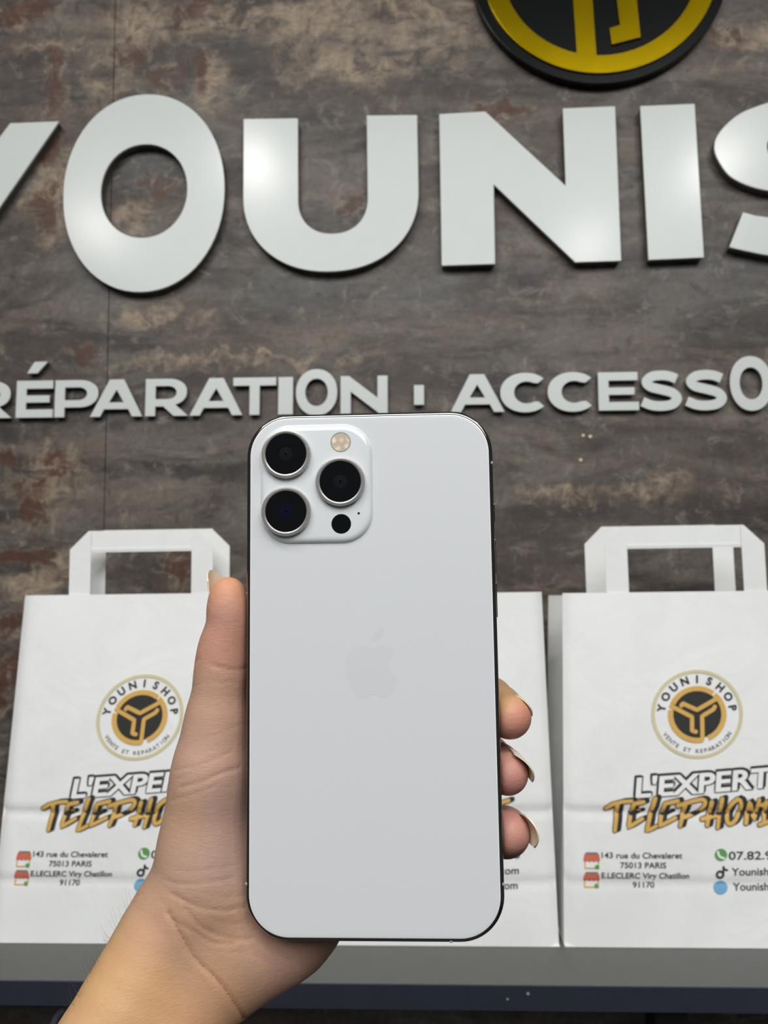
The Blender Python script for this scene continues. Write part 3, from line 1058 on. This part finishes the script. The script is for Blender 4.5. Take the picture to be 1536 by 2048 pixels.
def revolve(prof, cx, cz, n=40, close=True):
    V, Fs = [], []
    for r, y in prof:
        for k in range(n):
            t = 2 * math.pi * k / n
            V.append((PC[0] + cx + r * math.cos(t), y, PC[2] + cz + r * math.sin(t)))
    for i in range(len(prof) - 1):
        for k in range(n):
            k2 = (k + 1) % n
            Fs.append((i * n + k, (i + 1) * n + k, (i + 1) * n + k2, i * n + k2))
    if close:
        Fs.append(tuple((len(prof) - 1) * n + k for k in range(n)))
    return V, Fs


for cx_, cz_, lab, inner in ((-26.0, 67.2, 'upper left camera lens', 'lens_dark'), (-8.9, 58.1, 'right camera lens', 'lens_dark'), (-26.0, 49.0, 'lower left camera lens with blue glint', 'lens_blue')):
    cx_, cz_ = cx_ * m_, cz_ * m_
    V, Fs = revolve([(7.75 * m_, YP + .05 * m_), (7.75 * m_, YP - 1.18 * m_), (7.66 * m_, YP - 1.34 * m_), (7.2 * m_, YP - 1.40 * m_), (6.66 * m_, YP - 1.42 * m_), (6.48 * m_, YP - 1.30 * m_), (6.45 * m_, YP - 1.05 * m_)], cx_, cz_, 48, False)
    ring = obj('lens_ring', V, Fs, 'steel_ring', phone, smooth=True, sharp=50, label='steel ring of the ' + lab)
    V, Fs = revolve([(6.5 * m_, YP - 1.10 * m_), (6.2 * m_, YP - 1.115 * m_), (4.2 * m_, YP - 1.12 * m_), (2.6 * m_, YP - 1.12 * m_)], cx_, cz_, 48)
    obj('lens_glass', V, Fs, 'lens', ring, smooth=True, sharp=60, label='black glass')
    V, Fs = revolve([(2.1 * m_, YP - 1.12 * m_), (1.9 * m_, YP - 1.135 * m_), (1.2 * m_, YP - 1.17 * m_), (.3 * m_, YP - 1.18 * m_)], cx_, cz_, 32)
    obj('inner_lens', V, Fs, inner, ring, smooth=True, label='coated inner lens')
V, Fs = revolve([(3.25 * m_, YP + .02 * m_), (3.2 * m_, YP - .06 * m_), (2.85 * m_, YP - .07 * m_), (2.8 * m_, YP - .02 * m_)], -8.8 * m_, 70.8 * m_, 36, False)
fl = obj('flash', V, Fs, 'antenna', phone, smooth=True, sharp=40, label='round camera flash')
V, Fs = revolve([(2.82 * m_, YP - .03 * m_), (1.5 * m_, YP - .06 * m_)], -8.8 * m_, 70.8 * m_, 36)
obj('flash_diffuser', V, Fs, 'flash', fl, label='cream flash diffuser')
V, Fs = revolve([(3.1 * m_, YP + .02 * m_), (3.08 * m_, YP - .03 * m_), (2.9 * m_, YP - .035 * m_)], -8.8 * m_, 44.9 * m_, 36)
obj('depth_sensor', V, Fs, 'lens', phone, label='round black sensor window')
V, Fs = revolve([(.42 * m_, YP + .02 * m_), (.40 * m_, YP - .02 * m_)], -3.3 * m_, 48.1 * m_, 16)
obj('microphone_hole', V, Fs, 'black', phone)
# side buttons (on the right seen from behind)
for z0, z1, nm in ((45.0, 50.8, 'mute_switch'), (28.5, 39.5, 'volume_button'), (15.2, 26.0, 'volume_button')):
    V, Fs = bevel_box(PC[0] + PW / 2 - .3 * m_, PC[0] + PW / 2 + .42 * m_, PY + 2.6 * m_, PY + 5.2 * m_, PC[2] + z0 * m_, PC[2] + z1 * m_, .2 * m_)
    obj(nm, V, Fs, 'steel', phone)
# antenna bands across the frame
for sx_, z_ in ((-1, -63.8), (1, -63.6), (1, 63.5)):
    xa, xb = sorted((sx_ * (PW / 2 - .9 * m_), sx_ * (PW / 2 + .03 * m_)))
    V, Fs = bevel_box(PC[0] + xa, PC[0] + xb, PY + .12 * m_, PY + 7.3 * m_, PC[2] + (z_ - .5) * m_, PC[2] + (z_ + .5) * m_, .28 * m_)
    obj('antenna_band', V, Fs, 'antenna', phone)
V, Fs = bevel_box(PC[0] + 22.3 * m_, PC[0] + 23.3 * m_, PY + .12 * m_, PY + 7.3 * m_, PC[2] - PH / 2 - .03 * m_, PC[2] - PH / 2 + .9 * m_, .28 * m_)
obj('antenna_band', V, Fs, 'antenna', phone)
# emblem on the back: bitten fruit outline with a leaf
body = catmull([(.3, 6.6), (2.6, 7.6), (5.2, 7.2), (7.0, 5.6), (5.6, 3.6), (5.2, 1.2), (6.2, -1.2), (8.0, -2.5), (6.6, -6.0), (4.6, -8.2), (2.8, -8.3), (.3, -7.4), (-2.2, -8.3),
                (-4.2, -8.1), (-6.6, -5.0), (-8.0, -1.0), (-8.1, 2.6), (-6.8, 5.6), (-4.4, 7.3), (-2.0, 7.3)], 5, True)
leaf = catmull([(.4, 8.6), (.6, 10.6), (1.9, 12.3), (3.7, 13.1), (3.6, 11.2), (2.4, 9.4)], 5, True)
V, Fs = curve_mesh([body * m_, leaf * m_], 0.00001)
obj('back_emblem', np.stack([PC[0] + V[:, 0] + .0002, YB - .00002 - V[:, 2], PC[2] + V[:, 1] - .0002], 1), Fs, 'emblem', phone, label='faint polished bitten fruit emblem')


# ------------------------------------------------------------------ hand and forearm (one continuous surface)
def RP(rpx, Y):
    return rpx * Y / F_PX


def hp(px, py, Y, r):
    return (W(px, py, Y), RP(r, Y))


PALM = [  # chains of round cones: (points, blend)
    ([hp(456, 1189, .2395, 35.5), hp(456, 1218, .2395, 40.5), hp(456, 1250, .240, 41.5), hp(448, 1292, .241, 48.5), hp(443, 1334, .2415, 51.5), hp(438, 1385, .242, 51.5), hp(433, 1440, .243, 54)], .004),
    ([hp(433, 1440, .243, 54), hp(422, 1530, .244, 74), hp(414, 1620, .246, 79), hp(409, 1700, .247, 91), hp(410, 1775, .248, 100)], .005),
    ([hp(470, 1470, .262, 90), hp(500, 1600, .266, 100), hp(490, 1750, .262, 110), hp(450, 1860, .257, 112)], .010),
    ([hp(590, 1345, .274, 58), hp(500, 1600, .268, 85), hp(430, 1860, .254, 90)], .010),
    ([hp(600, 1425, .277, 60), hp(530, 1640, .270, 85), hp(440, 1860, .254, 90)], .008),
    ([hp(612, 1512, .277, 60), hp(560, 1680, .270, 85), hp(460, 1870, .254, 90)], .008),
    ([hp(628, 1605, .274, 60), hp(602, 1720, .268, 84), hp(588, 1826, .262, 99), hp(500, 1895, .257, 95), hp(424, 1948, .252, 80)], .008),
    ([hp(352, 1838, .246, 92), hp(257, 2014, .2365, 97), hp(22, 2400, .214, 104), hp(-200, 2770, .192, 118)], .006),
    ([hp(428, 1905, .251, 92), hp(345, 2062, .2400, 92), hp(126, 2450, .217, 106), hp(-90, 2810, .195, 122)], .008),
]
FING = [
    [hp(590, 1340, .274, 58), hp(770, 1255, .272, 52), hp(865, 1215, .262, 47), hp(905, 1200, .2525, 42)],
    [hp(600, 1425, .277, 59), hp(850, 1402, .279, 54), hp(975, 1408, .266, 50), hp(994, 1420, .2535, 46), hp(1018, 1433, .2440, 43.5)],
    [hp(612, 1512, .277, 58), hp(850, 1505, .279, 53), hp(968, 1522, .266, 50), hp(994, 1536, .2530, 44), hp(1014, 1547, .2440, 41)],
    [hp(628, 1605, .274, 54), hp(850, 1625, .276, 47), hp(970, 1652, .264, 44), hp(1010, 1664, .252, 43), hp(1016, 1666, .2435, 41)],
]


def build_hand():
    h = 0.00075
    lo = np.array([-0.185, 0.176, -0.262])
    hi = np.array([0.062, 0.300, 0.012])
    n = np.ceil((hi - lo) / h).astype(int)
    ax = [lo[i] + h * np.arange(n[i]) for i in range(3)]
    G = np.full(n, 0.05, np.float32)

    def rc(a, ra, b, rb, Gx, Gy, Gz):
        ab = b - a
        L = float(ab @ ab)
        t = np.clip(((Gx - a[0]) * ab[0] + (Gy - a[1]) * ab[1] + (Gz - a[2]) * ab[2]) / L, 0, 1)
        d = np.sqrt((Gx - a[0] - t * ab[0]) ** 2 + (Gy - a[1] - t * ab[1]) ** 2 + (Gz - a[2] - t * ab[2]) ** 2)
        return d - (ra + (rb - ra) * t)

    def seg_box(a, ra, b, rb, pad):
        mn = np.minimum(a - ra, b - rb) - pad
        mx = np.maximum(a + ra, b + rb) + pad
        i0 = np.clip(((mn - lo) / h).astype(int), 0, n)
        i1 = np.clip(((mx - lo) / h).astype(int) + 2, 0, n)
        return tuple(slice(i0[k], i1[k]) for k in range(3))

    def smin(a, b, k):
        e = np.clip(0.5 + 0.5 * (b - a) / k, 0, 1)
        return b * (1 - e) + a * e - k * e * (1 - e)

    def apply(T, chain, k):
        for (a, ra), (b, rb) in zip(chain[:-1], chain[1:]):
            s = seg_box(a, ra, b, rb, 0.014)
            gx = ax[0][s[0]][:, None, None].astype(np.float32)
            gy = ax[1][s[1]][None, :, None].astype(np.float32)
            gz = ax[2][s[2]][None, None, :].astype(np.float32)
            if gx.size and gy.size and gz.size:
                T[s] = smin(T[s], rc(a, ra, b, rb, gx, gy, gz), k)

    for chain, k in PALM:
        T = np.full(n, 0.05, np.float32)
        q = catmull(np.array([[*c, r] for c, r in chain]), 4) if len(chain) > 2 else np.array([[*c, r] for c, r in chain])
        apply(T, [(v[:3], v[3]) for v in q], 0.0008)
        G = smin(G, T, k)
    palm = G.copy()
    for c in FING:
        T = np.full(n, 0.05, np.float32)
        apply(T, c, 0.0035)
        T = smin(palm, T, 0.005)
        G = np.minimum(G, T)
    # the phone's outline presses into the skin: remove its volume (and what would cover it)
    X, Z = ax[0][:, None] - PC[0], ax[2][None, :] - PC[2]
    hw, hh, r = PW / 2 + .00015, PH / 2 + .00015, PR
    qx, qz = np.abs(X) - (hw - r), np.abs(Z) - (hh - r)
    d2 = np.minimum(np.maximum(qx, qz), 0) + np.sqrt(np.maximum(qx, 0) ** 2 + np.maximum(qz, 0) ** 2) - r
    dy = ax[1] - (PY + PT + .0002)
    dbox = np.maximum(d2[:, None, :], dy[None, :, None]).astype(np.float32)
    k = 0.0012
    a_, b_ = G, -dbox
    e = np.clip(0.5 - 0.5 * (b_ - a_) / k, 0, 1)
    G = b_ * (1 - e) + a_ * e + k * e * (1 - e)
    # cut the forearm flat at the grid end
    G[:, :, :2] = 0.01
    G[:2] = 0.01
    G[:, :2] = 0.01
    # ---- surface nets
    S = G < 0
    c8 = [(i, j, k) for i in (0, 1) for j in (0, 1) for k in (0, 1)]
    nx, ny, nz = [v - 1 for v in n]
    sub = lambda A, o: A[o[0]:o[0] + nx, o[1]:o[1] + ny, o[2]:o[2] + nz]
    cnt = sum(sub(S, o).astype(np.int8) for o in c8)
    act = (cnt > 0) & (cnt < 8)
    idx = np.argwhere(act)
    vid = np.full(act.shape, -1, np.int64)
    vid[act] = np.arange(len(idx))
    acc = np.zeros((len(idx), 3))
    num = np.zeros(len(idx))
    vals = {o: G[idx[:, 0] + o[0], idx[:, 1] + o[1], idx[:, 2] + o[2]].astype(float) for o in c8}
    for o in c8:
        for a in range(3):
            if o[a] == 0:
                o2 = tuple(1 if q == a else o[q] for q in range(3))
                va, vb = vals[o], vals[o2]
                m = (va < 0) != (vb < 0)
                t = np.where(m, va / np.where(np.abs(va - vb) < 1e-12, 1, va - vb), 0)
                for q in range(3):
                    acc[:, q] += np.where(m, o[q] + (t if q == a else 0), 0)
                num += m
    P = lo + h * (idx + acc / num[:, None])
    quads = []
    for a in range(3):
        b, c = (a + 1) % 3, (a + 2) % 3
        sl0 = [slice(1, -1)] * 3
        sl1 = [slice(1, -1)] * 3
        sl0[a] = slice(0, -1)
        sl1[a] = slice(1, None)
        A, B = S[tuple(sl0)], S[tuple(sl1)]
        for flip, msk in ((False, A & ~B), (True, ~A & B)):
            e = np.argwhere(msk)
            if not len(e):
                continue
            e = e + np.array([0 if q == a else 1 for q in range(3)])
            ids = []
            for ob, oc in ((0, 0), (-1, 0), (-1, -1), (0, -1)):
                s = e.copy()
                s[:, b] += ob
                s[:, c] += oc
                ids.append(vid[s[:, 0], s[:, 1], s[:, 2]])
            q = np.stack(ids, 1)
            quads.append(q[:, ::-1] if flip else q)
    Q = np.vstack(quads)
    Q = Q[(Q >= 0).all(1)]
    # two rounds of smoothing
    for lam in (0.5, 0.5, 0.4):
        s_ = np.zeros_like(P)
        w_ = np.zeros(len(P))
        for i in range(4):
            u, v = Q[:, i], Q[:, (i + 1) % 4]
            for q in range(3):
                s_[:, q] += np.bincount(u, P[v, q], len(P)) + np.bincount(v, P[u, q], len(P))
            w_ += np.bincount(u, minlength=len(P)) + np.bincount(v, minlength=len(P))
        P = P + lam * (s_ / np.maximum(w_, 1)[:, None] - P)
    return P, Q


HV, HF = build_hand()

# creases: polylines measured on the skin, depth of the broad fold (m), width (px)
CREASE = [
    ([(336, 1826), (362, 1872), (392, 1920), (439, 1966), (470, 2010), (489, 2040)], .0006, 5),
    ([(372, 1818), (400, 1852), (440, 1872), (486, 1880), (505, 1876)], .0003, 4),
    ([(345, 1842), (385, 1862), (420, 1885), (470, 1888)], .0003, 4),
    ([(425, 1331), (452, 1338), (478, 1340), (496, 1334)], .0003, 4),
    ([(388, 1326), (400, 1318)], .0002, 3),
    ([(362, 1575), (400, 1565), (440, 1548), (480, 1535)], .0003, 4),
    ([(345, 1600), (385, 1590), (430, 1572)], .0002, 3),
    ([(350, 1540), (400, 1530), (460, 1505)], .0002, 3),
    ([(330, 1760), (360, 1768), (410, 1765), (470, 1757)], .0002, 3),
    ([(345, 1790), (390, 1812), (440, 1822), (490, 1815)], .0003, 4),
    ([(640, 1884), (648, 1925), (652, 1935)], .0002, 3),
    ([(540, 1890), (575, 1920), (588, 1960)], .0001, 4),
    ([(320, 1800), (350, 1830), (380, 1850)], .0001, 3), ([(330, 1780), (370, 1800), (420, 1808)], .0001, 3),
    ([(352, 1740), (400, 1742), (460, 1730)], .0001, 3), ([(362, 1850), (410, 1895), (450, 1905), (500, 1900)], .0001, 3),
    ([(345, 1860), (372, 1905), (400, 1950), (420, 1990)], .0001, 3), ([(400, 1480), (440, 1470), (475, 1450)], .0001, 3),
    ([(380, 1375), (420, 1362), (470, 1366)], .0001, 3), ([(440, 1345), (470, 1350), (490, 1347)], .0001, 3),
    ([(352, 1560), (380, 1548), (420, 1530)], .0001, 3), ([(470, 1905), (520, 1915), (560, 1945)], .0001, 3),
    ([(410, 1788), (450, 1795), (492, 1790)], .0001, 3), ([(420, 1838), (460, 1848), (500, 1845)], .0001, 3),
]
pix = project(HV)
tri_n = np.cross(HV[HF[:, 2]] - HV[HF[:, 0]], HV[HF[:, 3]] - HV[HF[:, 1]])
VN = np.zeros_like(HV)
for i in range(4):
    for q in range(3):
        VN[:, q] += np.bincount(HF[:, i], tri_n[:, q], len(HV))
VN /= np.linalg.norm(VN, axis=1)[:, None] + 1e-12
facing = (VN * (-HV / np.linalg.norm(HV, axis=1)[:, None])).sum(1)
if facing[np.argsort(HV[:, 1])[:2000]].mean() < 0:
    HF = HF[:, ::-1]
    VN = -VN
    facing = -facing
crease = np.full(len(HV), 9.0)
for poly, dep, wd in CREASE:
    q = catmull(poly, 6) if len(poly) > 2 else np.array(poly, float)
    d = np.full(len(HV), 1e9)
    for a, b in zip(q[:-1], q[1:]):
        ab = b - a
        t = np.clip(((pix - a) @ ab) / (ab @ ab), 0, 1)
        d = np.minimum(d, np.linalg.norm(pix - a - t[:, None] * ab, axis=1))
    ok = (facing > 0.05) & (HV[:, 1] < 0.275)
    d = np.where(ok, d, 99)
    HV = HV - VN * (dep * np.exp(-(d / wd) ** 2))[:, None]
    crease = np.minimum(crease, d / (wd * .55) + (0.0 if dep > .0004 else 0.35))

TONES = [((300, 2000), (200, 158, 114)), ((200, 1960), (200, 158, 112)), ((420, 1980), (190, 148, 114)), ((380, 1870), (180, 142, 116)), ((560, 1930), (188, 150, 130)),
         ((430, 1720), (184, 152, 136)), ((440, 1620), (184, 152, 138)), ((360, 1640), (188, 152, 126)), ((430, 1520), (194, 156, 138)), ((420, 1400), (190, 152, 130)),
         ((455, 1290), (190, 142, 122)), ((450, 1230), (194, 146, 130)), ((455, 1170), (206, 148, 114)), ((1010, 1390), (204, 164, 116)), ((1035, 1440), (200, 136, 118)),
         ((1020, 1470), (190, 140, 124)), ((1030, 1550), (188, 132, 120)), ((1030, 1670), (192, 136, 124)), ((1010, 1690), (178, 132, 116)), ((640, 1900), (178, 138, 118))]
wsum = np.zeros(len(HV))
tone = np.zeros((len(HV), 3))
for (tx, ty), c in TONES:
    w = 1.0 / (((pix[:, 0] - tx) ** 2 + (pix[:, 1] - ty) ** 2) + 900.0) ** 1.5
    tone += w[:, None] * np.array(lin(*c))
    wsum += w
tone /= wsum[:, None]

hbase = W(300, 2040, .236)
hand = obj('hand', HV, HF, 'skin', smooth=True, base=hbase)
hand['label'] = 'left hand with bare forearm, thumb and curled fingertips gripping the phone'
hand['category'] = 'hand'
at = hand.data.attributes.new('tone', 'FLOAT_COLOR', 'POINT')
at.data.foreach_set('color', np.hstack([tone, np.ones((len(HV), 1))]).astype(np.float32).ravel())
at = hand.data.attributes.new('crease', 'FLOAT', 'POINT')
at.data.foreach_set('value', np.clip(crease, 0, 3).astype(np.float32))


def nail(c, axis, normal, r, s0, s1, half, flare=0.0, label=None, th=.00045, tip=3.0):
    a = np.array(axis, float)
    a /= np.linalg.norm(a)
    nn = np.array(normal, float)
    nn -= a * (nn @ a)
    nn /= np.linalg.norm(nn)
    bb = np.cross(a, nn)
    ns, nt = 13, 11
    outer, inner = [], []
    for i in range(ns):
        for j in range(nt):
            q = -1 + 2 * j / (nt - 1)
            th_ = math.radians(half) * q
            f = i / (ns - 1)
            end = s1 - .001 * tip * q * q
            st = s0 + .0012 * q * q
            s = st + (end - st) * f
            rr = r + flare * f * f - .0006 * (1 - f) ** 2
            for k, L in ((0, outer), (th, inner)):
                L.append(np.asarray(c) + a * s + (rr - k) * (math.cos(th_) * nn + math.sin(th_) * bb))
    V = outer + inner
    n0 = ns * nt
    Fs = grid_faces(ns, nt) + grid_faces(ns, nt, n0, True)
    rim = [i * nt for i in range(ns)] + [(ns - 1) * nt + j for j in range(1, nt)] + [i * nt + nt - 1 for i in range(ns - 2, -1, -1)] + [j for j in range(nt - 2, 0, -1)]
    for u, v in zip(rim, rim[1:] + rim[:1]):
        Fs.append((u, v, v + n0, u + n0))
    import bmesh
    o = obj('fingernail', V, Fs, 'nail', hand, smooth=True, sharp=50, label=label)
    bm = bmesh.new()
    bm.from_mesh(o.data)
    bmesh.ops.recalc_face_normals(bm, faces=bm.faces[:])
    bm.to_mesh(o.data)
    bm.free()
    return o


tip = W(456, 1189, .2395)
nail(tip, W(452, 1100, .2385) - W(457, 1200, .2395), (-0.93, 0.36, 0), .0062, -.0050, .0081, 46, .0002, 'thumb nail seen edge on')
nail(W(1018, 1433, .2440), (0.02, -1, -.05), (0.80, 0.1, 0.60), .00735, -.006, .0032, 36, 0, 'middle finger nail')
nail(W(1014, 1547, .2440), (0.05, -1, -.10), (0.84, 0.1, 0.54), .0073, -.006, .0066, 44, .0003, 'ring finger nail')
nail(W(1016, 1666, .2435), (0.10, -1, 0.02), (0.97, 0.1, 0.26), .0071, -.006, .0072, 40, .0010, 'little finger nail')

# fine hairs along the outer edge of wrist and forearm
parts = []
edge = [(283, 1786), (252, 1818), (227, 1853), (205, 1890), (180, 1943), (155, 1990), (130, 2038)]
ec = catmull(edge, 12)
tree_pix = pix
for k in range(46):
    e = ec[int(rng.integers(0, len(ec)))]
    j = int(np.argmin((pix[:, 0] - e[0] - rng.uniform(0, 9)) ** 2 + (pix[:, 1] - e[1]) ** 2))
    p0 = HV[j] - VN[j] * .0003
    L = rng.uniform(.002, .0055)
    d0 = np.array([-.42 + rng.uniform(-.2, .2), rng.uniform(-.4, .2), .75 + rng.uniform(-.5, .3)])
    d1 = np.array([-.25, rng.uniform(-.3, .3), 1.0 if rng.random() < .7 else -.5])
    parts.append(tube([p0 + d0 * L * t + d1 * L * .6 * t * t for t in np.linspace(0, 1, 6)], .000032, 4, .00001))
obj('arm_hair', *merge(parts), 'hair', hand, kind='stuff', label='fine dark hairs on the forearm edge')
